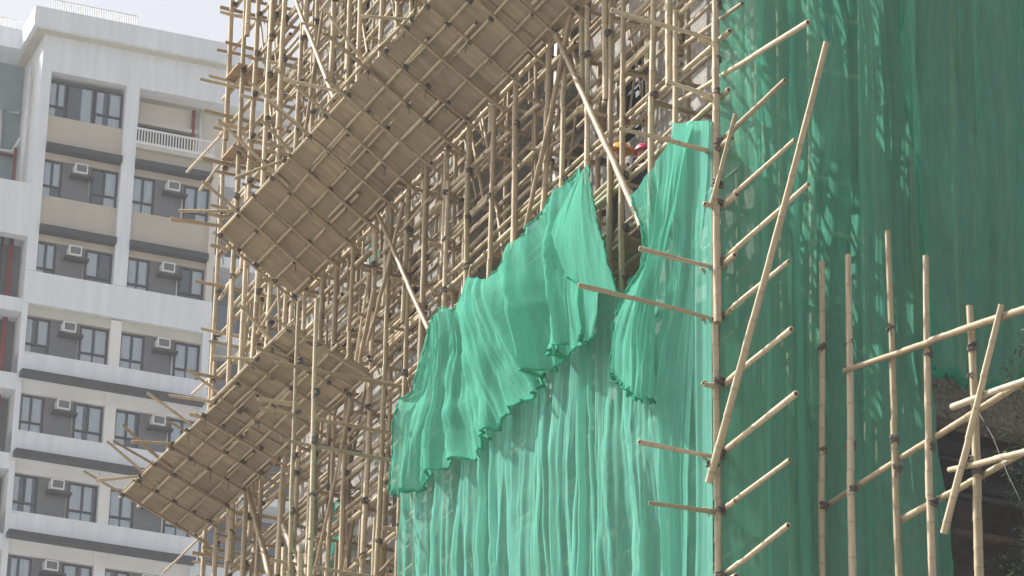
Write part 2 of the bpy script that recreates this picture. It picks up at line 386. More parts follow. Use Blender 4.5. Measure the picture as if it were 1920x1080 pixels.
# drain pipe at the light well, conduits
p = onX(1046, 150, WX-0.12)
MB().tube([(WX-0.12, p.y, 0), (WX-0.12, p.y, ZT)], 0.055, 10).build('drain_pipe', 'white_pipe', cb, True)
for z in range(3, 36, 2): MB().box(WX-0.19, WX, p.y-0.07, p.y+0.07, z, z+0.05).build('pipe_bracket', 'dark_metal', cb)
MB().tube([(2.9, 7.7, 0), (2.9, 7.7, ZT)], 0.05, 8).build('drain_pipe', 'white_pipe', cb, True)
# the open bay at the foot of the shaded face: soffit beams and pipes
MB().box(op.x-0.15, op.x+1.9, 3.4, 3.5, 14.5, op.z).build('partition', 'concrete_dark', cb)
for k, (yy, zz) in enumerate(((1.75, op.z-0.42), (2.2, op.z-0.6), (2.6, op.z-0.5))):
    MB().box(op.x-0.1, op.x+1.85, yy, yy+0.14, zz, zz+0.18).build('beam', 'room_dark', cb)
MB().tube([(op.x-0.1, 1.62, op.z-0.55), (op.x+1.85, 1.62, op.z-0.50)], 0.04, 8).build('water_pipe', 'cable', cb, True)
MB().tube([(op.x-0.1, 1.8, op.z-0.9), (op.x+1.85, 1.8, op.z-0.86)], 0.04, 8).build('water_pipe', 'cable', cb, True)
MB().tube([(op.x-0.1, 1.9, op.z-1.35), (op.x+1.85, 1.9, op.z-1.3)], 0.06, 8).build('water_pipe', 'bark', cb, True)

# ------------------------------------------------------------------ bamboo scaffold
sc = thing('bamboo_scaffold', 'tall bamboo pole scaffold tied with black strips round the concrete block', 'scaffold')
la = Lash()
YS = [0, 1.03, 1.59, 2.32, 2.81, 3.41, 4.03, 4.61, 5.48, 6.26, 6.97, 7.71]
y = 8.36
while y < 14.0: YS.append(y + RNG.uniform(-0.08, 0.08)); y += 0.64
YS += [14.19, 14.79, 15.42, 16.02, 16.64]
ZL = [16.29, 16.93, 17.79, 18.57, 19.21, 19.97, 20.65, 21.35, 22.10]
z = 22.83
while z < 33.5: ZL.append(z + RNG.uniform(-0.05, 0.05)); z += 0.73
z = 15.5
while z > 12.0: ZL.insert(0, z); z -= 0.73
def stack(x, y, z0, z1, r, name, parent, ox, oy, mat='bamboo'):
    z = z0; k = 0
    while z < z1-0.5:
        L = RNG.uniform(5.6, 7.0)
        if z == z0: L *= RNG.uniform(0.5, 1.0)
        e = min(z+L, z1); s = 1 if k % 2 else 0
        pole((x+ox*s+RNG.gauss(0, 0.018), y+oy*s+RNG.gauss(0, 0.018), z), (x+ox*s+RNG.gauss(0, 0.02), y+oy*s+RNG.gauss(0, 0.02), e), r, name, parent, mat, flip=False)
        z = e - RNG.uniform(0.9, 1.5) if e < z1 else e; k += 1
for i, yy in enumerate(YS):
    stack(0, yy, 0.0, 33.6+RNG.uniform(-0.5, 0.5), 0.043 if yy else 0.047, 'upright', sc, 0.0, 0.085 if yy else 0.08)
YI = [y_ + RNG.uniform(-0.12, 0.12) for y_ in YS[1::2]]
for yy in YI: stack(0.82, yy, 0.0, 33.4, 0.042, 'post', sc, 0.0, 0.08, 'bamboo_old' if RNG.random() < 0.3 else 'bamboo')
XE = [0.72, 1.4, 2.1, 2.75, 3.4, 4.1]
for xx in XE:
    stack(xx, 16.64, 0, 33.5, 0.043, 'upright', sc, 0.08, 0.0)
    if xx > 1: stack(xx, 15.98, 0, 33.5, 0.04, 'post', sc, 0.08, 0.0)
# ledgers along the long face
def run(p0, p1, r, name, mat='bamboo', jz=0.03, side=None):
    p0 = Vector(p0); p1 = Vector(p1); L = (p1-p0).length; d = (p1-p0)/L; a = 0; k = 0
    side = side or Vector((0, 0, 0.07))
    while a < L-0.4:
        l = RNG.uniform(4.6, 6.8)
        if k == 0: l *= RNG.uniform(0.5, 1)
        e = min(L, a+l)
        j = lambda: Vector((RNG.gauss(0, 0.012), RNG.gauss(0, 0.012), RNG.gauss(0, jz)))
        pole(p0+d*a+side*(k % 2)+j(), p0+d*e+side*(k % 2)+j(), r, name, sc, mat)
        a = e-RNG.uniform(0.6, 1.3) if e < L else e; k += 1
for zz in ZL:
    run((0.085, RNG.uniform(-0.35, -0.1), zz), (0.085, 16.64+RNG.uniform(0.1, 0.5), zz+RNG.uniform(-0.04, 0.04)), 0.036, 'ledger')
    if RNG.random() < 0.6: run((0.085, RNG.uniform(0.1, 3), zz+RNG.uniform(0.09, 0.2)), (0.085, RNG.uniform(9, 16.7), zz+RNG.uniform(0.08, 0.16)), 0.03, 'ledger')
    if zz > 14.5:
        run((0.42, 5.2 if 21 < zz < 22.9 else 0.3, zz-0.02), (0.42, 16.64, zz+RNG.uniform(-0.06, 0.04)), 0.028, 'guard_pole', 'bamboo_old' if RNG.random() < 0.4 else 'bamboo')
        run((0.74, 0.2, zz-0.06), (0.74, 16.64+RNG.uniform(0.1, 0.4), zz-0.06+RNG.uniform(-0.04, 0.04)), 0.03, 'rail', 'bamboo_old' if RNG.random() < 0.4 else 'bamboo')
    for yy in YS:
        if RNG.random() < 0.62: la.at((0.004, yy, zz), (0, 0, 1), 0.0475, 0.02)
    for yy in YI[::1]:
        if RNG.random() < 0.6: la.at((0.82, yy, zz-0.06), (0, 0, 1), 0.043, 0.02)
# transoms through the depth of the scaffold
nt_ = 0
for zz in ZL:
    if zz < 15: continue
    for i, yy in enumerate(YS[1:]):
        if (i % 2 == 0 and RNG.random() < 0.72) or RNG.random() < 0.12:
            if nt_ >= 265: break
            pole((RNG.uniform(-0.22, -0.05) if yy > 7.6 or zz > 22.2 else -0.03, yy+0.09, zz-0.06), (RNG.uniform(0.95, 1.13), yy+0.09+RNG.gauss(0, 0.05), zz-0.06+RNG.gauss(0, 0.02)), 0.03, 'transom', sc, 'bamboo_old' if RNG.random() < 0.6 else 'bamboo'); nt_ += 1
# stubs of the long-face ledgers that run past the corner
for k, (ex_, ey_) in enumerate(((1392, 6), (1515, 42), (1472, 150), (1490, 262), (1516, 345), (1479, 490), (1484, 617), (1493, 738), (1481, 862), (1478, 985))):
    zc = (22.5, 21.81, 20.72, 19.95, 19.23, 18.58, 17.78, 16.93, 16.28, 15.5)[k]
    e = onX(ex_, ey_, 0.10)
    pole((0.10, 1.2, zc+0.0), e, 0.034, 'ledger', sc); la.at((0.03, 0.0, zc), (0, 0, 1), 0.056, 0.05)
# short-face ledgers, some running far past the corner
ends = {22.10: (1147, 19), 21.35: (1252, 153), 20.65: (1162, 241), 19.97: (1322, 383), 19.21: (1200, 466), 18.57: (1086, 535), 17.79: (1318, 720), 16.93: (1198, 829), 16.29: (1218, 943)}
for zz in ZL:
    x0 = RNG.uniform(-0.3, -0.1)
    if zz in ends:
        e = onY(*ends[zz], -0.10)
        pole(e, (0.07, 0.085, zz-0.02), 0.033, 'ledger', sc)
        x0 = -0.1
    if zz > 18.5: run((x0, 0.17, zz), (8.3, 0.17, zz+RNG.uniform(-0.03, 0.03)), 0.032, 'ledger')
    else: run((x0, 0.17, zz), (2.75, 0.17, zz+RNG.uniform(-0.03, 0.03)), 0.032, 'ledger')
    # far end face
    run((RNG.uniform(-0.45, -0.12), 16.56, zz+0.03), (4.4, 16.56, zz+RNG.uniform(-0.02, 0.06)), 0.032, 'rail', 'bamboo_old' if RNG.random() < 0.5 else 'bamboo')
    for xx in XE: la.at((xx, 16.62, zz), (0, 0, 1), 0.045, 0.02)
for k, xx in enumerate((0.62, 1.3, 1.95, 2.6, 3.25, 3.95, 4.6, 5.3, 6.0, 6.7, 7.4, 8.1)):
    stack(xx, 0.11, 0 if xx < 2.7 else 18.55, 33.4, 0.045, 'upright', sc, 0.085, 0.0)
    if k % 2: stack(xx, 0.85, 0 if xx < 2.7 else 18.55, 33.4, 0.042, 'post', sc, 0.08, 0)
# a second, outer row of poles standing clear of the lower platform
OR = []
for (a, b_) in (((560, 566), (547, 1010)), ((594, 560), (582, 1010)), ):
    A = onX(*a, -1.42); Bq = onX(*b_, -1.42); OR.append(Bq.y)
    pole(A, A+(Bq-A)*1.35, 0.036, 'upright', sc, flip=True); stack(-1.42, A.y, 0, A.z-3.5, 0.045, 'post', sc, 0, 0.09)
for zz in ZL:
    if 15.0 < zz < 21.6:
        for q in OR:
            la.at((-1.42, q, zz), (0, 0, 1), 0.044, 0.02)
            if RNG.random() < 0.55: pole((-1.5-RNG.random()*0.5, q+0.07, zz-0.06), (0.3, q+0.07, zz-0.05), 0.028, 'transom', sc, 'bamboo_old')
# thin irregular poles worked in between the rows
for k in range(230):
    X = RNG.choice((0.16, 0.16, 0.3, 0.55, 0.92, -0.06)); y_ = RNG.uniform(3.5, 16.4); zc = RNG.uniform(17.0, 30.0); L_ = RNG.uniform(1.4, 4.5)
    if X < 0 and (y_ < 7 or L_ > 3): X = 0.2
    u_ = RNG.random()
    if u_ < 0.42: pole((X, y_, zc), (X+RNG.gauss(0, 0.03), y_+RNG.gauss(0, 0.10), zc+L_), RNG.uniform(0.018, 0.032), 'stay', sc, RNG.choice(('bamboo', 'bamboo_old')))
    elif u_ < 0.80: pole((X, y_, zc), (X+RNG.gauss(0, 0.03), y_+L_*0.8, zc+RNG.gauss(0, 0.10)), RNG.uniform(0.020, 0.032), 'spacer', sc, RNG.choice(('bamboo', 'bamboo_old')))
    else: pole((X, y_, zc), (X+RNG.gauss(0, 0.04), y_+RNG.choice((-1, 1))*L_*0.35, zc+L_), RNG.uniform(0.018, 0.030), 'brace', sc, RNG.choice(('bamboo', 'bamboo_old')))
# long braces across the long face and loose poles, laid on the scaffold's outer plane
for a, b_, r_, X in (((1036, 45), (1203, 425), 0.043, -0.10), ((703, 392), (804, 618), 0.040, -0.11), ((1083, -40), (985, 430), 0.036, -0.10),
                     ((541, -40), (628, 190), 0.042, -0.10), ((757, 380), (690, 640), 0.03, -0.09), ((702, 540), (583, 1100), 0.032, -0.10),
                     ((462, 905), (512, 1110), 0.055, -0.11), ((533, 985), (575, 1110), 0.05, -0.09), ((605, 20), (560, 330), 0.026, -0.08), ((1066, 120), (1005, 420), 0.025, 0.3),
                     ((640, 960), (700, 640), 0.028, 0.35), ((585, 170), (538, 420), 0.026, 0.3), ((688, 520), (700, 640), 0.02, 0.2)):
    pole(onX(*a, X), onX(*b_, X), r_, 'brace', sc, 'bamboo_old')
pole(onX(1550, 78, -0.06), onX(1329, 905, -0.10), 0.044, 'brace', sc, flip=True)
pole(onX(1379, 213, -0.04), onX(1333, 388, -0.10), 0.028, 'brace', sc, flip=True)
la.at(onX(1337, 870, -0.08), (0, -0.2, 1), 0.075, 0.1); la.at(onX(1345, 345, -0.04), (0, 0, 1), 0.07)
# loose pole ends at the far corner
for a, b_, Y in (((376, 148), (548, 187), 16.3), ((320, 411), (418, 424), 13.4), ((413, 22), (470, 34), 16.4), ((408, 230), (470, 243), 16.3), ((484, 748), (560, 760), 9.9), ((480, 652), (556, 682), 10.6)):
    pole(onY(*a, Y), onY(*b_, Y), 0.034, 'brace', sc)
# a working deck of planks on the far end face
for k, (za, zb) in enumerate(((ZL[-8], 0), (ZL[-6], 0))):
    for j in range(4):
        MB().box(-0.1, 4.2, 16.02+j*0.14, 16.15+j*0.14, za+0.07, za+0.10).build('deck_plank', 'plank', sc)
for yy0, yy1, zi in ((2.0, 5.4, 21.35-0.02),):
    for j in range(4):
        MB().box(0.13+j*0.14, 0.26+j*0.14, yy0, yy1, zi-0.69, zi-0.66).build('deck_plank', 'plank', sc)

# ------------------------------------------------------------------ catch platforms sloping out from the long face
def platform(label, y0, y1, xi, zi, xo, zo, rows, seed, skip_end=0.0):
    rg = random.Random(seed)
    r_ = thing('catch_platform', label, 'platform', group=None)
    du = Vector((xo-xi, 0, zo-zi)); L = du.length; du /= L; nn = Vector((du.z, 0, -du.x))  # nn points down and outward
    if nn.z > 0: nn = -nn
    P = lambda u, y_, h: Vector((xi, y_, zi)) + du*u + nn*h
    # boards
    yy = y0; k = 0
    while yy > y1:
        w = rg.uniform(1.15, 1.3); e = max(yy-w, y1); mb = MB(); h = -0.008-(k % 2)*0.016
        o1 = rg.uniform(-0.02, 0.03); up = L+rg.uniform(-0.01, 0.04)
        for (ua, ub) in ((-0.05, L*0.5-0.004), (L*0.5+0.004, up)):
            hh = h-rg.uniform(0, 0.01); mb = MB()
            skew = 0.0
            a = [P(ua, yy+0.06, hh), P(ub, yy+0.06+o1, hh), P(ub, e-0.03, hh), P(ua, e-0.03+o1, hh)]
            c_ = [q-nn*0.014 for q in a]
            mb.v = [tuple(q) for q in a+c_]; mb.f = [(0,1,2,3),(7,6,5,4),(0,4,5,1),(1,5,6,2),(2,6,7,3),(3,7,4,0)]
            mb.build('board', 'board', r_)
        yy = e; k += 1
    lz = Lash(); lz.rg = rg
    # poles running along the platform
    us = [L*(j+0.03)/(rows-1+0.05) for j in range(rows)]
    for j, u in enumerate(us):
        a = y0+rg.uniform(-0.05, 0.25); kk = 0
        while a > y1:
            l = rg.uniform(3.0, 5.0); e = max(a-l, y1-0.3)
            off = 0.065*(kk % 2)
            pole(P(u+off+rg.gauss(0, 0.012), a, 0.028), P(u+off+rg.gauss(0, 0.012), e, 0.026), 0.024, 'runner', r_)
            a = e+rg.uniform(0.6, 1.2) if e > y1 else e-1; kk += 1
    # poles across
    yy = y0-0.03; i = 0
    while yy > y1-0.2:
        ext = rg.choice((0.08, 0.1, 0.35, 0.7, 0.95))
        q0, q1 = P(-0.25, yy+rg.gauss(0, 0.03), 0.085), P(L+ext, yy+rg.gauss(0, 0.05), 0.085+rg.uniform(-0.08, 0.02))
        pole(q0, q1, 0.025, 'cross_pole', r_, 'bamboo_old')
        if rg.random() < 0.45:
            yv = yy+rg.uniform(-0.12, 0.12)
            pole(P(L*rg.uniform(0.6, 0.9), yv, 0.02), P(L+rg.uniform(0.4, 1.1), yv+rg.gauss(0, 0.12), -0.12-rg.random()*0.15), 0.027, 'cross_pole', r_)
        for u in us:
            if rg.random() < 0.85: lz.at(P(u, yy, 0.062), du, 0.031, 0.022)
        yy -= 0.68+rg.gauss(0, 0.03); i += 1
    # loose sticks tied along the rim
    yy = y0-0.8
    while yy > y1:
        a = P(L+0.02, yy, 0.03); pole(a, a+Vector((-rg.uniform(0.5, 0.9), rg.uniform(0.0, 0.5), rg.uniform(-0.25, 0.2))), 0.026, 'stay', r_)
        lz.at(a, (0.3, 1, 0), 0.035, 0.05)
        yy -= rg.uniform(1.3, 2.4)
    lz.build(r_)
    return r_
platform('upper sloping bamboo and board catch platform with cross poles jutting out', 12.95, 1.2, -0.10, 24.18, -1.30, 24.92, 5, 11)
platform('lower sloping bamboo and board catch platform ending at the white block', 16.65, 9.9, -0.12, 21.72, -1.30, 22.16, 5, 23)

la.build(sc)

# ------------------------------------------------------------------ bamboo frame that juts out from the shaded face
fr = thing('projecting_bamboo_frame', 'bamboo uprights and rails jutting out before the shaded green net', 'scaffold')
lf = Lash()
XF = 1.22
for (a, b_, r_) in (((1541, 490), (1543, 960), 0.040), ((1590, 478), (1598, 960), 0.046), ((1664, 433), (1682, 960), 0.046), ((1736, 480), (1748, 960), 0.048), ((1818, 574), (1830, 960), 0.05)):
    A = onX(*a, XF); Bq = onX(*b_, XF); dd = (Bq-A); Bq = A+dd*1.5
    pole(A, Bq, r_, 'upright', fr, flip=True)
    stack(XF, Bq.y+0.02, 0.0, Bq.z+0.1, 0.048, 'upright', fr, 0.0, 0.09)
    for q in (0.35, 0.75): lf.at(A+dd*q, (0, 0, 1), 0.050, 0.03)
for (a, b_, r_, X) in (((1584, 695), (1960, 567), 0.04, XF-0.08), ((1524, 965), (1960, 690), 0.038, XF+0.08), ((1690, 975), (1960, 826), 0.038, XF+0.08),
                       ((1780, 881), (1960, 836), 0.042, XF-0.09), ((1786, 763), (1960, 700), 0.038, XF-0.09), ((1878, 571), (1770, 1000), 0.04, XF-0.16)):
    pole(onX(*a, X), onX(*b_, X), r_, 'rail', fr)
for q in ((1545, 950), (1600, 912), (1683, 872), (1744, 836), (1823, 790), (1823, 650), (1740, 665), (1832, 880), (1590, 690), (1750, 940)):
    lf.at(onX(*q, XF), (0, 0, 1), 0.055, 0.04)
lf.build(fr)

# ------------------------------------------------------------------ green nets
bright = thing('fallen_net', 'bright green debris net slipped down and hanging in folds on the sunlit face', 'net', onX(1050, 1080, -0.2))
def child_space(root, o):
    o.matrix_parent_inverse = Matrix.Translation(-root.location); return o
NX = (-1, 0, 0)
PX = lambda X: (lambda a, b_: onX(a, b_, X))
def PXS(X0, X1, a0, a1):          # a net plane that closes in on the corner pole
    def f(a, b_):
        w = min(1, max(0, (a-a0)/(a1-a0))); return onX(a, b_, X0+(X1-X0)*w*w*(3-2*w))
    return f
bottom = 1240
base_paths = [
    [(806, 602), (776, 752), (744, 930), (736, bottom)], [(830, 577), (805, 800), (792, bottom)], [(850, 582), (830, 800), (822, bottom)],
    [(890, 521), (872, 800), (866, bottom)], [(915, 527), (905, 800), (898, bottom)], [(950, 476), (938, 800), (930, bottom)],
    [(1030, 372), (1018, 800), (1010, bottom)], [(1088, 318), (1080, 800), (1070, bottom)], [(1118, 440), (1112, 800), (1110, bottom)],
    [(1140, 532), (1136, 800), (1134, bottom)], [(1165, 550), (1164, 800), (1162, bottom)], [(1200, 505), (1196, 800), (1194, bottom)],
    [(1222, 400), (1218, 800), (1216, bottom)], [(1266, 236), (1262, 800), (1260, bottom)], [(1300, 232), (1300, 800), (1300, bottom)], [(1334, 226), (1334, 800), (1335, bottom)]]
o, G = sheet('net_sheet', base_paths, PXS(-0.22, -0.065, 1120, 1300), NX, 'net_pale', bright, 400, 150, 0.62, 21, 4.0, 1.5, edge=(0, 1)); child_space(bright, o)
flap_paths = [
    [(800, 604), (770, 735), (752, 752), (757, 770), (740, 925)], [(806, 596), (795, 760), (770, 915)], [(814, 588), (812, 740), (800, 893)],
    [(829, 576), (826, 740), (832, 872)], [(838, 580), (850, 740), (866, 845)], [(850, 581), (880, 720), (906, 822)],
    [(870, 550), (900, 700), (922, 800)], [(890, 520), (922, 690), (934, 792)], [(900, 526), (945, 660), (965, 765)],
    [(915, 526), (965, 640), (1012, 737)], [(930, 505), (975, 620), (990, 712)], [(950, 474), (985, 600), (1000, 700)],
    [(990, 422), (1015, 560), (1030, 676)], [(1030, 370), (1045, 540), (1056, 670)], [(1060, 340), (1075, 520), (1085, 648)], [(1089, 312), (1100, 500), (1116, 632)]]
o, G2 = sheet('net_flap', flap_paths, PX(-0.44), NX, 'net', bright, 260, 100, 1.6, 5, 6.0, 1.0, 0.06, ragged=0.06); child_space(bright, o)
child_space(bright, hem(bright, G2[:, -1], 0.017, 2)); child_space(bright, hem(bright, G2[0], 0.012, 9, jit=0.008))
child_space(bright, hem(bright, G[:, 0], 0.012, 14, jit=0.006))
tri = [[(1088, 312), (1050, 400), (1015, 492)], [(1089, 311), (1065, 410), (1045, 512)], [(1090, 310), (1085, 420), (1080, 528)], [(1091, 310), (1106, 420), (1114, 540)], [(1092, 311), (1122, 440), (1147, 550)]]
o, G3 = sheet('net_flap', tri, PX(-0.60), NX, 'net', bright, 90, 60, 0.35, 31, 8.0, 0.8, 0.08); child_space(bright, o)
child_space(bright, hem(bright, G3[:, -1], 0.012, 4, jit=0.008)); child_space(bright, hem(bright, G3[-1], 0.01, 41, jit=0.006))
tail = [[(1018, 495), (1030, 560), (1045, 632)], [(1035, 508), (1045, 590), (1054, 672)], [(1060, 522), (1068, 600), (1075, 655)], [(1090, 535), (1096, 590), (1100, 640)], [(1120, 545), (1120, 590), (1116, 628)]]
o, G4 = sheet('net_flap', tail, PX(-0.54), NX, 'net', bright, 80, 50, 0.5, 33, 6.0, 1.2); child_space(bright, o)
child_space(bright, hem(bright, G4[:, -1], 0.013, 6, jit=0.01))
flap2 = [
    [(1180, 366), (1200, 430), (1208, 490), (1168, 556), (1150, 605), (1145, 700)], [(1196, 330), (1214, 420), (1218, 500), (1186, 580), (1165, 640), (1162, 722)],
    [(1216, 300), (1228, 420), (1226, 520), (1202, 620), (1184, 735)], [(1240, 262), (1240, 420), (1230, 540), (1212, 640), (1204, 742)],
    [(1264, 231), (1254, 400), (1238, 540), (1224, 650), (1218, 752)], [(1290, 229), (1268, 360), (1250, 480), (1236, 620), (1228, 756)]]
o, G5 = sheet('net_flap', flap2, PXS(-0.46, -0.24, 1190, 1290), NX, 'net', bright, 150, 110, 1.15, 44, 6.0, 1.2, 0.0, ragged=0.08, edge=(1, 0)); child_space(bright, o)
child_space(bright, hem(bright, G5[:, -1], 0.016, 8)); child_space(bright, hem(bright, G5[0], 0.012, 18, jit=0.006))
fold3 = [[(1262, 231), (1262, 420), (1240, 640), (1234, 900), (1232, bottom)], [(1285, 229), (1275, 420), (1252, 640), (1250, 900), (1250, bottom)], [(1312, 228), (1300, 380), (1278, 600), (1268, 900), (1268, bottom)], [(1330, 227), (1326, 330), (1303, 560), (1290, 900), (1285, bottom)]]
o, G6 = sheet('net_flap', fold3, PXS(-0.28, -0.09, 1200, 1310), NX, 'net_pale', bright, 110, 120, 0.55, 52, 6.0, 1.6, edge=(0, 1)); child_space(bright, o)

# the net over the shaded face, shade put into its green: two sheets meeting at a lapped seam
NY = (0, -1, 0); PY = lambda Y: (lambda a, b_: onY(a, b_, Y))
def PYS(a, b_):
    w = min(1, max(0, (a-1370)/110)); return onY(a, b_, 0.02-0.15*w)
s1 = thing('hanging_net', 'shade-toned green debris net covering the shaded face next to the corner', 'net', onY(1550, 1080, -0.2))
seam = [(1690, -160), (1702, 0), (1706, 130), (1722, 300), (1728, 420), (1748, 700), (1762, 860), (1778, 990), (1790, bottom)]
pa = [[(1351, -160), (1351, 540), (1353, bottom)], [(1400, -160), (1398, 300), (1405, 700), (1420, bottom)], [(1480, -160), (1488, 300), (1500, 640), (1515, bottom)], [(1580, -160), (1590, 540), (1610, bottom)], seam]
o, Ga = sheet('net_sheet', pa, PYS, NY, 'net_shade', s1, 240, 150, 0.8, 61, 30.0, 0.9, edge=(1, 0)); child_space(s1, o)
s2 = thing('hanging_net', 'shade-toned green debris net with a rolled lower edge above the open bay', 'net', onY(1850, 720, -0.2))
pb = [[(1676, -160), (1696, 0), (1700, 130), (1714, 300), (1720, 420), (1742, 700)], [(1730, -160), (1740, 300), (1768, 712)], [(1800, -160), (1812, 300), (1822, 722)], [(1880, -160), (1890, 300), (1888, 726)],
      [(1910, -160), (1908, 200), (1930, 600), (1940, 700)], [(2010, -160), (2020, 300), (2030, 690)], [(2150, -160), (2160, 690)]]
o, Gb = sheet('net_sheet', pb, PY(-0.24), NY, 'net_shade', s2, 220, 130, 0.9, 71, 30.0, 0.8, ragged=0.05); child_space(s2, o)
child_space(s2, hem(s2, Gb[:, -1], 0.042, 12, jit=0.015)); child_space(s2, hem(s2, Gb[0], 0.014, 13, jit=0.006))
for k, (pp, rt_) in enumerate((([[(1476, -160), (1484, 300), (1494, 640), (1505, bottom)], [(1492, -160), (1494, 300), (1506, 640), (1522, bottom)]], s1), ([[(1424, -160), (1420, 300), (1436, 640), (1440, bottom)], [(1432, -160), (1430, 300), (1442, 640), (1450, bottom)]], s1),
                             ([[(1604, -160), (1612, 400), (1630, bottom)], [(1612, -160), (1622, 400), (1644, bottom)]], s1), ([[(1690, -160), (1704, 130), (1722, 420), (1744, 700)], [(1704, -160), (1712, 130), (1742, 420), (1762, 706)]], s2),
                             ([[(1902, -160), (1903, 200), (1920, 560), (1930, 690)], [(1914, -160), (1912, 200), (1932, 560), (1944, 690)]], s2), ([[(1826, -160), (1828, 300), (1826, 715)], [(1838, -160), (1836, 300), (1838, 715)]], s2))):
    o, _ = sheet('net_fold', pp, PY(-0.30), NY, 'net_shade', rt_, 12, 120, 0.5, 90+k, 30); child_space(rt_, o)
# strips of old net left inside the scaffold
for k, (pp, X, lab) in enumerate((([[(902, 205), (898, 320)], [(925, 190), (920, 330)], [(945, 195), (940, 330)]], 2.2, 'pale strip of green net in the light well behind the poles'),
                             ([[(690, 445), (692, 520)], [(700, 440), (704, 518)], [(712, 450), (712, 510)]], 0.95, 'scrap of green net caught between the poles by the upper platform'),
                             ([[(616, 945), (612, 1080)], [(628, 940), (622, 1085)], [(642, 942), (636, 1080)]], 0.95, 'strip of green net hanging low behind the far poles'))):
    q = [onX(*c, X) for pth in pp for c in pth]; lo = min(q, key=lambda v_: v_.z)
    rt = thing('net_scrap', lab, 'net', lo)
    o, _ = sheet('net_sheet', pp, PX(X), NX, 'net', rt, 30, 40, 0.4, 81+k, 8); child_space(rt, o)

# ------------------------------------------------------------------ two workers on the planks
def person(label, head_px, X, hat, shirt, rz, seed, lean):
    hp = onX(*head_px, X); zf = 20.66+0.006
    H = hp.z+0.10-zf
    r_ = thing('person', label, 'person', (hp.x, hp.y, zf), rz)
    s = H/1.72
    J = {'pel': (0, 0, .92), 'sp': (.01, 0, 1.10), 'ch': (.03*lean, 0, 1.30), 'nk': (.05*lean, 0, 1.46), 'hd': (.07*lean, 0, 1.56), 'tp': (.08*lean, 0, 1.66),
         'ls': (.03*lean, .17, 1.40), 'le': (.12, .24, 1.16), 'lh': (.34, .16, 1.10), 'rs': (.03*lean, -.17, 1.40), 're': (.14, -.23, 1.18), 'rh': (.36, -.14, 1.20),
         'lhp': (0, .09, .88), 'lk': (.04, .11, .50), 'la': (0, .11, .09), 'lt': (.15, .13, .035), 'rhp': (0, -.09, .88), 'rk': (.05, -.10, .50), 'ra': (-.02, -.11, .09), 'rt': (.13, -.13, .035)}
    E_ = [('pel','sp'),('sp','ch'),('ch','nk'),('nk','hd'),('hd','tp'),('ch','ls'),('ls','le'),('le','lh'),('ch','rs'),('rs','re'),('re','rh'),('pel','lhp'),('lhp','lk'),('lk','la'),('la','lt'),('pel','rhp'),('rhp','rk'),('rk','ra'),('ra','rt')]
    Rr = {'pel':.125,'sp':.12,'ch':.135,'nk':.055,'hd':.085,'tp':.075,'ls':.062,'le':.045,'lh':.032,'rs':.062,'re':.045,'rh':.032,'lhp':.085,'lk':.058,'la':.042,'lt':.035,'rhp':.085,'rk':.058,'ra':.042,'rt':.035}
    names = list(J); me = bpy.data.meshes.new('body')
    V_ = [tuple(c*s for c in J[n_]) for n_ in names]; Ei = [(names.index(a), names.index(b_)) for a, b_ in E_]; rad = [Rr[n_] for n_ in names]
    # fingers: five short chains from each hand
    for hn, sg in (('lh', 1), ('rh', -1)):
        base = Vector(J[hn]); bi = names.index(hn)
        for q in range(5):
            a = base+Vector((.05, sg*(-.03+.018*q), .012-.004*abs(q-2))); 
            if q == 4: a = base+Vector((.02, -sg*.045, .01))
            l = (.045, .05, .048, .038, .035)[q]
            m1 = a+Vector((l, 0, -.01)); m2 = m1+Vector((l*.5, 0, -.035))
            i0 = len(V_); V_ += [tuple(a*s), tuple(m1*s), tuple(m2*s)]; rad += [.010, .009, .008]; Ei += [(bi, i0), (i0, i0+1), (i0+1, i0+2)]
    me.from_pydata(V_, Ei, []); o = bpy.data.objects.new('body', me); COL.objects.link(o); o.parent = r_
    o.modifiers.new('skin', 'SKIN')
    for i, sv in enumerate(me.skin_vertices[0].data): sv.radius = (rad[i]*s, rad[i]*s*(1.15 if i < 3 else 1)); sv.use_root = (i == 0)
    sb = o.modifiers.new('sub', 'SUBSURF'); sb.levels = 2; sb.render_levels = 2
    dg = bpy.context.evaluated_depsgraph_get(); m2 = bpy.data.meshes.new_from_object(o.evaluated_get(dg)); o.modifiers.clear(); o.data = m2
    m2.materials.clear()
    for k_ in ('skin', shirt, 'trouser'): m2.materials.append(MATS[k_])
    for p_ in m2.polygons:
        c = p_.center; hand = hypot(c.x, 0) > .27*s and c.z > .9*s
        p_.material_index = 0 if (c.z > 1.45*s or hand) else (1 if c.z > .93*s else 2); p_.use_smooth = True
    # face: nose, eyes, ears, mouth as small shapes on the head
    hx, hz = J['hd'][0]*s, J['hd'][2]*s
    def ell(name, cx, cy, cz, rx, ry, rz_, mat, par=o, cut=None):
        bm = bmesh.new(); bmesh.ops.create_uvsphere(bm, u_segments=16, v_segments=10, radius=1)
        if cut is not None:
            bmesh.ops.bisect_plane(bm, geom=bm.verts[:]+bm.edges[:]+bm.faces[:], plane_co=(0, 0, cut), plane_no=(0, 0, -1), clear_outer=True)
        bmesh.ops.scale(bm, vec=(rx, ry, rz_), verts=bm.verts); bmesh.ops.translate(bm, vec=(cx, cy, cz), verts=bm.verts)
        mm = bpy.data.meshes.new(name); bm.to_mesh(mm); bm.free(); mm.polygons.foreach_set('use_smooth', [True]*len(mm.polygons))
        return obj(name, mm, mat, par)
    ell('nose', hx+.095*s, 0, hz, .022*s, .015*s, .024*s, 'skin')
    for sg in (1, -1):
        ell('eye', hx+.078*s, sg*.032*s, hz+.025*s, .012*s, .014*s, .009*s, 'lashing'); ell('ear', hx, sg*.09*s, hz+.005*s, .022*s, .012*s, .032*s, 'skin')
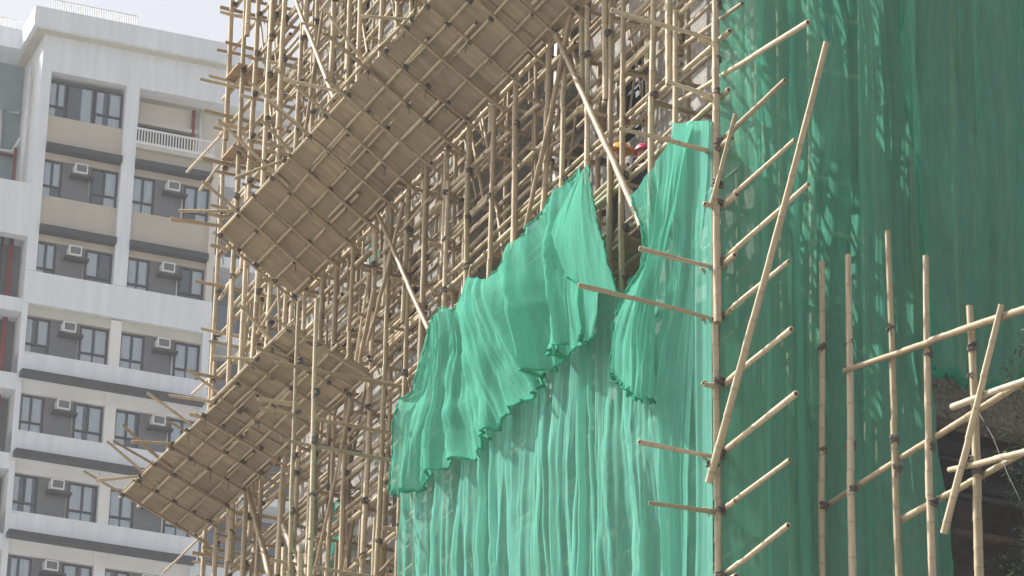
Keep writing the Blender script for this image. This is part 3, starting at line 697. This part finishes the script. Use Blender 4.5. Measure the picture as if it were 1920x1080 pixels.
    ell('mouth', hx+.078*s, 0, hz-.042*s, .012*s, .026*s, .007*s, 'hat_pink')
    tz = hz+.045*s
    ht = ell('hard_hat', hx, 0, tz, .155*s, .135*s, .145*s, hat, r_, 0.0)
    bm = MB(); ring = 28
    for j in range(ring):
        a = 2*pi*j/ring; ext = 1.0+0.32*max(0, cos(a))**2
        for rr_, zz_ in ((.97, .004), (1.12*ext, -.012), (1.12*ext, -.004), (.97, .014)): bm.v.append((hx+.155*s*rr_*cos(a), .135*s*rr_*sin(a), tz+zz_*s))
    for j in range(ring):
        k_ = (j+1) % ring
        for q in range(4): bm.f.append((j*4+q, j*4+(q+1) % 4, k_*4+(q+1) % 4, k_*4+q))
    bm.build('brim', hat, ht, True)
    rdg = MB().tube([(hx+.148*s*cos(a)*1.0, 0, tz+.137*s*sin(a)) for a in [pi*(.08+.84*j/10) for j in range(11)]], .012*s, 6)
    rdg.build('ridge', hat, ht, True)
    return r_
person('worker in orange hard hat half hidden behind the bamboo poles', (1154, 287), 0.26, 'hat_orange', 'shirt_brown', radians(-60), 1, 1.0)
person('worker in pink hard hat stooping behind the bright green net', (1197, 291), 0.25, 'hat_pink', 'shirt_navy', radians(-80), 2, 1.6)

# ------------------------------------------------------------------ white apartment block beyond
A_B = radians(-3.42); EX = Vector((cos(A_B), sin(A_B), 0)); EN = Vector((-sin(A_B), cos(A_B), 0))
d = ray(80, 540); B0 = CAM + d*(110/hypot(d.x, d.y)); B0.z = 0
wb = thing('apartment_block', 'white apartment block with beige panels and dark window frames', 'building', B0, A_B)
def bx(name, x0, x1, y0, y1, z0, z1, mat, par=wb): return MB().box(x0, x1, y0, y1, z0, z1).build(name, mat, par)
WT = [59.94, 56.97, 53.95, 51.2, 48.45, 45.68, 42.92, 40.15]; WHT = 1.38
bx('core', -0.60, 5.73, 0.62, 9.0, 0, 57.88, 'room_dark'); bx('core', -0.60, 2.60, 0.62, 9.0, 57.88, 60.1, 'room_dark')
bx('lower_wall', -0.62, 5.75, 0.0, 0.6, 0, 38.6, 'white_paint')
# piers
bx('pier', -0.62, -0.43, 0.0, 0.618, 38.6, 51.55, 'white_paint'); bx('pier', 2.39, 2.76, 0.10, 0.618, 38.6, 51.5, 'white_trim'); bx('pier', 5.51, 5.75, 0.0, 0.618, 38.6, 51.55, 'white_paint')
bx('pier', -0.62, -0.27, 0.0, 0.618, 52.72, 60.14, 'white_paint'); bx('pier', 2.34, 2.80, 0.0, 0.618, 52.72, 60.14, 'white_paint'); bx('pier', 5.51, 5.74, 0.03, 0.618, 52.72, 58.1, 'cream_paint')
bx('top_wall', -0.62, 5.75, 0.0, 0.618, 60.14, 61.5, 'white_paint'); bx('top_wall', 5.75, 11.0, 0.0, 0.618, 60.14, 61.5, 'white_paint')
bx('side_wall', -0.62, -0.605, 0.62, 4.0, 0, 61.5, 'white_trim')
bx('cornice', -1.10, 11.2, -0.45, 9.2, 61.5, 62.25, 'white_paint')
bx('cornice', -8.0, -1.102, 1.4, 9.2, 61.5, 62.25, 'white_paint')
bx('soffit', -0.95, 11.0, -0.30, 9.0, 61.47, 61.498, 'soffit')
# spandrels
bx('spandrel', -0.27, 2.34, 0.16, 0.5, 57.46, 58.56, 'beige_paint'); bx('spandrel', 2.80, 5.51, 0.16, 0.5, 57.50, 58.05, 'beige_paint')
for x0, x1 in ((-0.27, 2.34), (2.80, 5.51)):
    bx('spandrel', x0, x1, 0.16, 0.5, 54.43, 55.59, 'beige_paint')
    for zt in WT[1:3]:
        bx('awning', x0, x1+0.0, -0.12, 0.45, zt+0.24, zt+0.46, 'dark_metal'); bx('window_head', x0, x1, 0.22, 0.5, zt, zt+0.235, 'beige_paint')
bx('spandrel', -0.62, 5.75, -0.02, 0.6, 51.55, 52.70, 'white_paint')
for k in range(3, 7):
    z1 = WT[k]-WHT; z0 = WT[k+1]+0.42
    bx('spandrel', -0.62, 5.75, -0.02, 0.6, z0, z1, 'white_paint')
    bx('window_head', -0.43, 2.39, 0.16, 0.6, WT[k+1], z0-0.002, 'white_trim'); bx('window_head', 2.76, 5.51, 0.16, 0.6, WT[k+1], z0-0.002, 'white_trim')
    bx('awning', -0.55, 5.60, -0.38, -0.022, z0+0.0, z0+0.19, 'dark_metal')
bx('window_head', -0.43, 2.39, 0.16, 0.6, 51.2, 51.548, 'soffit'); bx('window_head', 2.76, 5.51, 0.16, 0.6, 51.2, 51.548, 'soffit')
# windows
def window(x0, x1, zb, zt, kind, seed, bars=2, transom=0.42):
    rg = random.Random(seed); y = 0.30
    f = MB(); t_ = 0.055
    f.box(x0, x1, y, y+0.07, zb, zb+t_).box(x0, x1, y, y+0.07, zt-t_, zt).box(x0, x0+t_, y-0.002, y+0.072, zb, zt).box(x1-t_, x1, y-0.002, y+0.072, zb, zt)
    zm = zb+(zt-zb)*transom*0.75
    for q in range(1, bars):
        xm = x0+(x1-x0)*q/bars; f.box(xm-t_*0.65, xm+t_*0.65, y-0.003, y+0.068, zb+(0 if bars > 2 else (zm-zb)), zt-0.001)
    f.box(x0, x1, y-0.004, y+0.066, zm-0.03, zm+0.03)
    wn = thing_part = obj('window', MB().box(x0-0.012, x1+0.012, y+0.075, y+0.083, zb-0.01, zb+0.02).mesh('window'), 'dark_metal', wb)
    f.build('frame', 'dark_metal', wn)
    if bars > 2: spans = [(x0+(x1-x0)*q/bars, x0+(x1-x0)*(q+1)/bars, zb, zt) for q in range(bars)]
    else: spans = [(x0, x1, zb, zm)]+[(x0+(x1-x0)*q/bars, x0+(x1-x0)*(q+1)/bars, zm, zt) for q in range(bars)]
    for (a, b_, c, d_) in spans:
        MB().box(a+0.04, b_-0.04, y+0.03, y+0.04, c+0.03, d_-0.03).build('pane', 'pane', wn)
    for q in range(bars):
        u = rg.random()
        if u < 0.2 and kind < 3: continue
        a = x0+(x1-x0)*q/bars+0.03; b_ = x0+(x1-x0)*(q+1)/bars-0.03
        if u < 0.45: a, b_ = (a, a+(b_-a)*rg.uniform(0.4, 0.8)) if rg.random() < 0.5 else (b_-(b_-a)*rg.uniform(0.4, 0.8), b_)
        cm = MB(); n = 17; zl = zb+0.02 if rg.random() < 0.75 else zm
        for j in range(n):
            xx = a+(b_-a)*j/(n-1); yy = y+0.075+0.012*sin(j*1.7+u*6); cm.v += [(xx, yy, zl), (xx, yy, zt-0.02)]
        for j in range(n-1): cm.f.append((2*j, 2*j+2, 2*j+3, 2*j+1))
        cm.build('curtain', 'curtain', wn, True)
ac_spots = []
sd_ = 100
for k, zt in enumerate(WT):
    zb = zt-WHT
    if k == 0:
        window(-0.25, 0.36, zb+0.02, zt, 1, 5, 2); window(0.40, 1.32, zb+0.02, zt, 0, 8, 1, 0.0); window(1.36, 2.30, zb+0.02, zt, 1, 7, 2); continue
    for b0, xs in ((0, ((-0.42, 0.42), (0.42, 1.37), (1.37, 2.38))), (1, ((2.77, 3.61), (3.61, 4.58), (4.58, 5.50)))):
        (a0, a1), (p0_, p1_), (c0, c1) = xs
        if k < 3:
            a0 = -0.26 if b0 == 0 else 2.81; c1 = 2.33 if b0 == 0 else 5.50
        sd_ += 1; window(a0+0.01, a1-0.01, zb, zt, k, sd_); sd_ += 1; window(c0+0.06, c1-0.01, zb, zt, k, sd_)
        bx('panel', p0_, p1_+0.04, 0.27, 0.5, zb, zt, 'grey_panel')
        bx('drip_tray', p0_+0.24, p1_+0.10, -0.06, 0.268, zt-0.56, zt-0.48, 'dark_metal')
        MB().tube([(p1_-0.02, 0.23, zt-0.55), (p1_-0.02, 0.23, zb-0.10), (p0_-0.85, 0.0-0.05 if k > 2 else 0.12, zb-0.06)] if b0 == 0 else [(p1_-0.02, 0.23, zt-0.55), (p1_-0.02, 0.23, zb-0.05)], 0.022, 6).build('drain_pipe', 'white_pipe', wb, True)
        ac_spots.append((p0_+0.55, zt-0.47, 'white window air conditioner on the %s storey below the roof, bay beside the %s' % (('', 'second', 'third', 'fourth', 'fifth', 'sixth', 'seventh', 'eighth')[k], ('pipe recess', 'bamboo scaffold')[b0])))
# terrace of the top right bay
bx('terrace_wall', 2.80, 11.0, 0.95, 1.04, 58.05, 60.14, 'cream_paint'); bx('terrace_floor', 2.80, 5.74, 0.0, 1.9, 57.9, 58.05, 'soffit')
bx('terrace_window', 2.9, 4.9, 0.91, 0.949, 58.15, 59.2, 'dark_metal'); bx('terrace_beam', 2.80, 5.2, 0.75, 0.948, 59.22, 59.36, 'cream_paint')
rail = bx('railing', 2.80, 5.55, 0.0, 0.06, 58.60, 58.66, 'white_trim'); bx('rail_bar', 2.80, 5.55, 0.0, 0.06, 58.06, 58.16, 'white_trim', rail)
for j in range(27): bx('baluster', 2.86+j*0.1, 2.90+j*0.1, 0.015, 0.045, 58.16, 58.60, 'white_trim', rail)
MB().tube([(4.95, 0.8, 58.05), (4.95, 0.8, 60.1)], 0.07, 8).build('red_pipe', 'red_pipe', wb, True); MB().tube([(5.2, 0.7, 58.05), (5.2, 0.7, 59.0), (5.2, 0.85, 60.1)], 0.06, 8).build('white_pipe', 'white_pipe', wb, True)
# roof railing
rr = bx('roof_railing', -0.6, 2.45, -0.38, -0.35, 62.62, 62.66, 'white_trim')
for j in range(39): bx('baluster', -0.6+j*0.08, -0.575+j*0.08, -0.378, -0.352, 62.25, 62.62, 'white_trim', rr)
rr = bx('roof_railing', -8, -1.1, 1.5, 1.53, 62.62, 62.66, 'white_trim')
for j in range(60): bx('baluster', -1.3-j*0.08, -1.275-j*0.08, 1.502, 1.528, 62.25, 62.62, 'white_trim', rr)
# re-entrant bay on one side, with spandrel beams in the facade plane and pipes
bx('recess_back', -8.0, -0.621, 2.6, 2.9, 0, 61.5, 'teal_paint')
bx('recess_back', -6.0, -0.63, 0.9, 1.0, 39, 53.92, 'grey_panel')  # added dark panel standing in for the shade inside the lower openings
bx('bridge_beam', -6.0, -0.621, 0.03, 0.4, 53.93, 55.85, 'white_paint'); bx('bridge_slab', -6.0, -0.621, 0.4, 1.6, 55.55, 55.80, 'white_paint')
for z0, z1 in ((51.2, 51.68), (48.45, 49.02), (45.7, 46.25), (42.95, 43.5), (40.2, 40.75)):
    bx('bridge_beam', -6.0, -0.621, 0.03, 0.3, z0, z1, 'white_paint'); bx('bridge_slab', -6.0, -0.631, 0.3, 0.899, z0, z0+0.15, 'white_paint')
for X_, r_, mt, y_ in ((-1.0, 0.09, 'red_pipe', 0.7), (-0.80, 0.05, 'red_pipe', 2.2), (-0.72, 0.06, 'white_pipe', 1.5), (-0.74, 0.05, 'white_pipe', 1.15), (-1.3, 0.05, 'dark_metal', 0.75)):
    MB().tube([(X_, y_, 30 if y_ < 1 else 55.9), (X_, y_, 55.4 if y_ < 1 else (58.2 if mt == 'red_pipe' else 60.8))], r_, 8).build('riser_pipe', mt, wb, True)
MB().tube([(-0.75, 2.4, 59.6), (-1.35, 2.4, 59.6), (-1.35, 2.4, 58.1), (-0.85, 2.4, 58.1), (-0.72, 1.9, 58.4)], 0.075, 8).build('white_pipe', 'white_pipe', wb, True)
MB().tube([(-2.6, 2.5, 58.0), (-0.75, 2.5, 58.0)], 0.05, 8).build('red_pipe', 'red_pipe', wb, True); MB().tube([(-2.8, 2.5, 56.6), (-0.75, 2.5, 56.7)], 0.05, 8).build('red_pipe', 'red_pipe', wb, True)
bx('recess_window', -2.2, -1.3, 2.55, 2.599, 58.3, 59.4, 'pane'); 
for zt in WT[2:]: bx('recess_window', -2.6, -1.5, 0.85, 0.899, zt-1.3, zt, 'dark_metal')
# bay beyond, set back
bx('set_back_wall', 5.75, 11.0, 1.99, 2.3, 0, 58.0, 'grey_panel')
for k, zt in enumerate(WT[1:]):
    bx('set_back_slab', 5.75, 11.0, 0.5, 1.988, zt+0.35, zt+0.75, 'white_paint'); bx('set_back_window', 6.0, 7.2, 1.93, 1.989, zt-1.3, zt-0.1, 'pane')
MB().tube([(5.95, 1.2, 30), (5.95, 1.2, 58)], 0.06, 8).build('riser_pipe', 'red_pipe', wb, True)

# window air conditioners: one built, the rest copied
gr_ = 'window air conditioners on the white block'
def make_ac():
    r_ = thing('air_conditioner', 'white window air conditioner on the grey panel of the white block', 'air conditioner', group=gr_)
    MB().box(-0.215, 0.215, -0.20, 0.38, 0.0, 0.33).build('casing', 'ac_white', r_)
    g_ = MB().box(-0.172, 0.172, -0.206, -0.19, 0.04, 0.29).build('grille', 'ac_grille', r_)
    f_ = MB()
    for q in range(4): f_.box(-0.172, 0.172, -0.214, -0.206, 0.07+q*0.056, 0.078+q*0.056)
    f_.build('louvre', 'cable', g_)
    return r_
def place_ac(o, x, z, lab):
    o['label'] = lab; o.location = B0+EX*x+EN*(0.06)+UP*z; o.rotation_euler = (0, 0, A_B)
ac0 = make_ac(); place_ac(ac0, *ac_spots[0])
for sp in ac_spots[1:]:
    r_ = ac0.copy(); COL.objects.link(r_); place_ac(r_, *sp)
    for ch in ac0.children:
        c_ = ch.copy(); COL.objects.link(c_); c_.parent = r_
        for g2 in ch.children: e_ = g2.copy(); COL.objects.link(e_); e_.parent = c_

# ------------------------------------------------------------------ tree at the edge and a cable
tp = onY(2008, 800, -2.2)
tr_ = thing('evergreen_tree', 'dark green feathery tree standing beside the open bay', 'tree', (tp.x, tp.y, 0))
MB().tube([(0, 0, 0), (0.1, 0.05, 6), (-0.05, 0.1, 12), (0.05, 0, 17.5)], [0.26, 0.2, 0.13, 0.03], 10).build('trunk', 'bark', tr_, True)
lb = MB(); rg = random.Random(5)
for q in range(24):
    zc = rg.uniform(9, 17.3); ang = rg.uniform(0, 6.28); L = 0.25+0.95*(1-abs(zc-13)/5.5)
    lb = MB(); lb.tube([(0, 0, zc), (L*0.6*cos(ang), L*0.6*sin(ang), zc+0.15), (L*cos(ang), L*sin(ang), zc+0.2)], [0.03, 0.02, 0.008], 5); lb.build('limb', 'bark', tr_, True)
cr = MB(); zt_ = onY(1906, 625, -2.2).z
for q in range(26000):
    zc = rg.uniform(8.5, zt_+0.5); R_ = (0.78+0.16*sin(zc*5)+0.12*sin(zc*13+1))*min(1, (zt_+0.6-zc)/1.2+0.15)
    ang = rg.uniform(0, 6.28); rad_ = R_*math.sqrt(rg.uniform(0.15, 1.0))*(0.85+0.2*sin(ang*5+zc*3))
    p_ = Vector((rad_*cos(ang), rad_*sin(ang), zc)); s_ = rg.uniform(0.018, 0.036)
    a_ = Vector((rg.gauss(0, 1), rg.gauss(0, 1), rg.gauss(0, 1))).normalized(); b2 = a_.orthogonal().normalized()
    i = len(cr.v); cr.v += [tuple(p_-a_*s_*1.6), tuple(p_+b2*s_*0.5), tuple(p_+a_*s_*1.6), tuple(p_-b2*s_*0.5)]; cr.f.append((i, i+1, i+2, i+3))
me = bpy.data.meshes.new('crown'); me.from_pydata(cr.v, [], cr.f); me.update(); obj('crown', me, 'leaf', tr_)
cbp = [onX(1836, 775, XF-0.05), onX(1862, 820, XF-0.1), onX(1890, 890, XF-0.2), onX(1912, 935, XF-0.3), onX(1925, 1000, XF-0.3)]
tag(MB().tube(cbp, 0.004, 6).build('cable', 'cable', None, True), 'thin grey cable hanging from the projecting bamboo frame', 'cable')

# ------------------------------------------------------------------ thin haze in the air
hz = MB().box(-140, 160, -140, 190, -1, 66.5).build('haze', None); hz['kind'] = 'stuff'; hz['label'] = 'thin pale haze in the air'
m = bpy.data.materials.new('haze'); m.use_nodes = True; t = m.node_tree; t.nodes.clear()
o_ = t.nodes.new('ShaderNodeOutputMaterial'); v_ = t.nodes.new('ShaderNodeVolumePrincipled'); v_.inputs['Color'].default_value = (0.93, 0.95, 1.0, 1); v_.inputs['Density'].default_value = 0.0005
t.links.new(v_.outputs[0], o_.inputs['Volume']); hz.data.materials.append(m)
scn.cycles.volume_bounces = 1
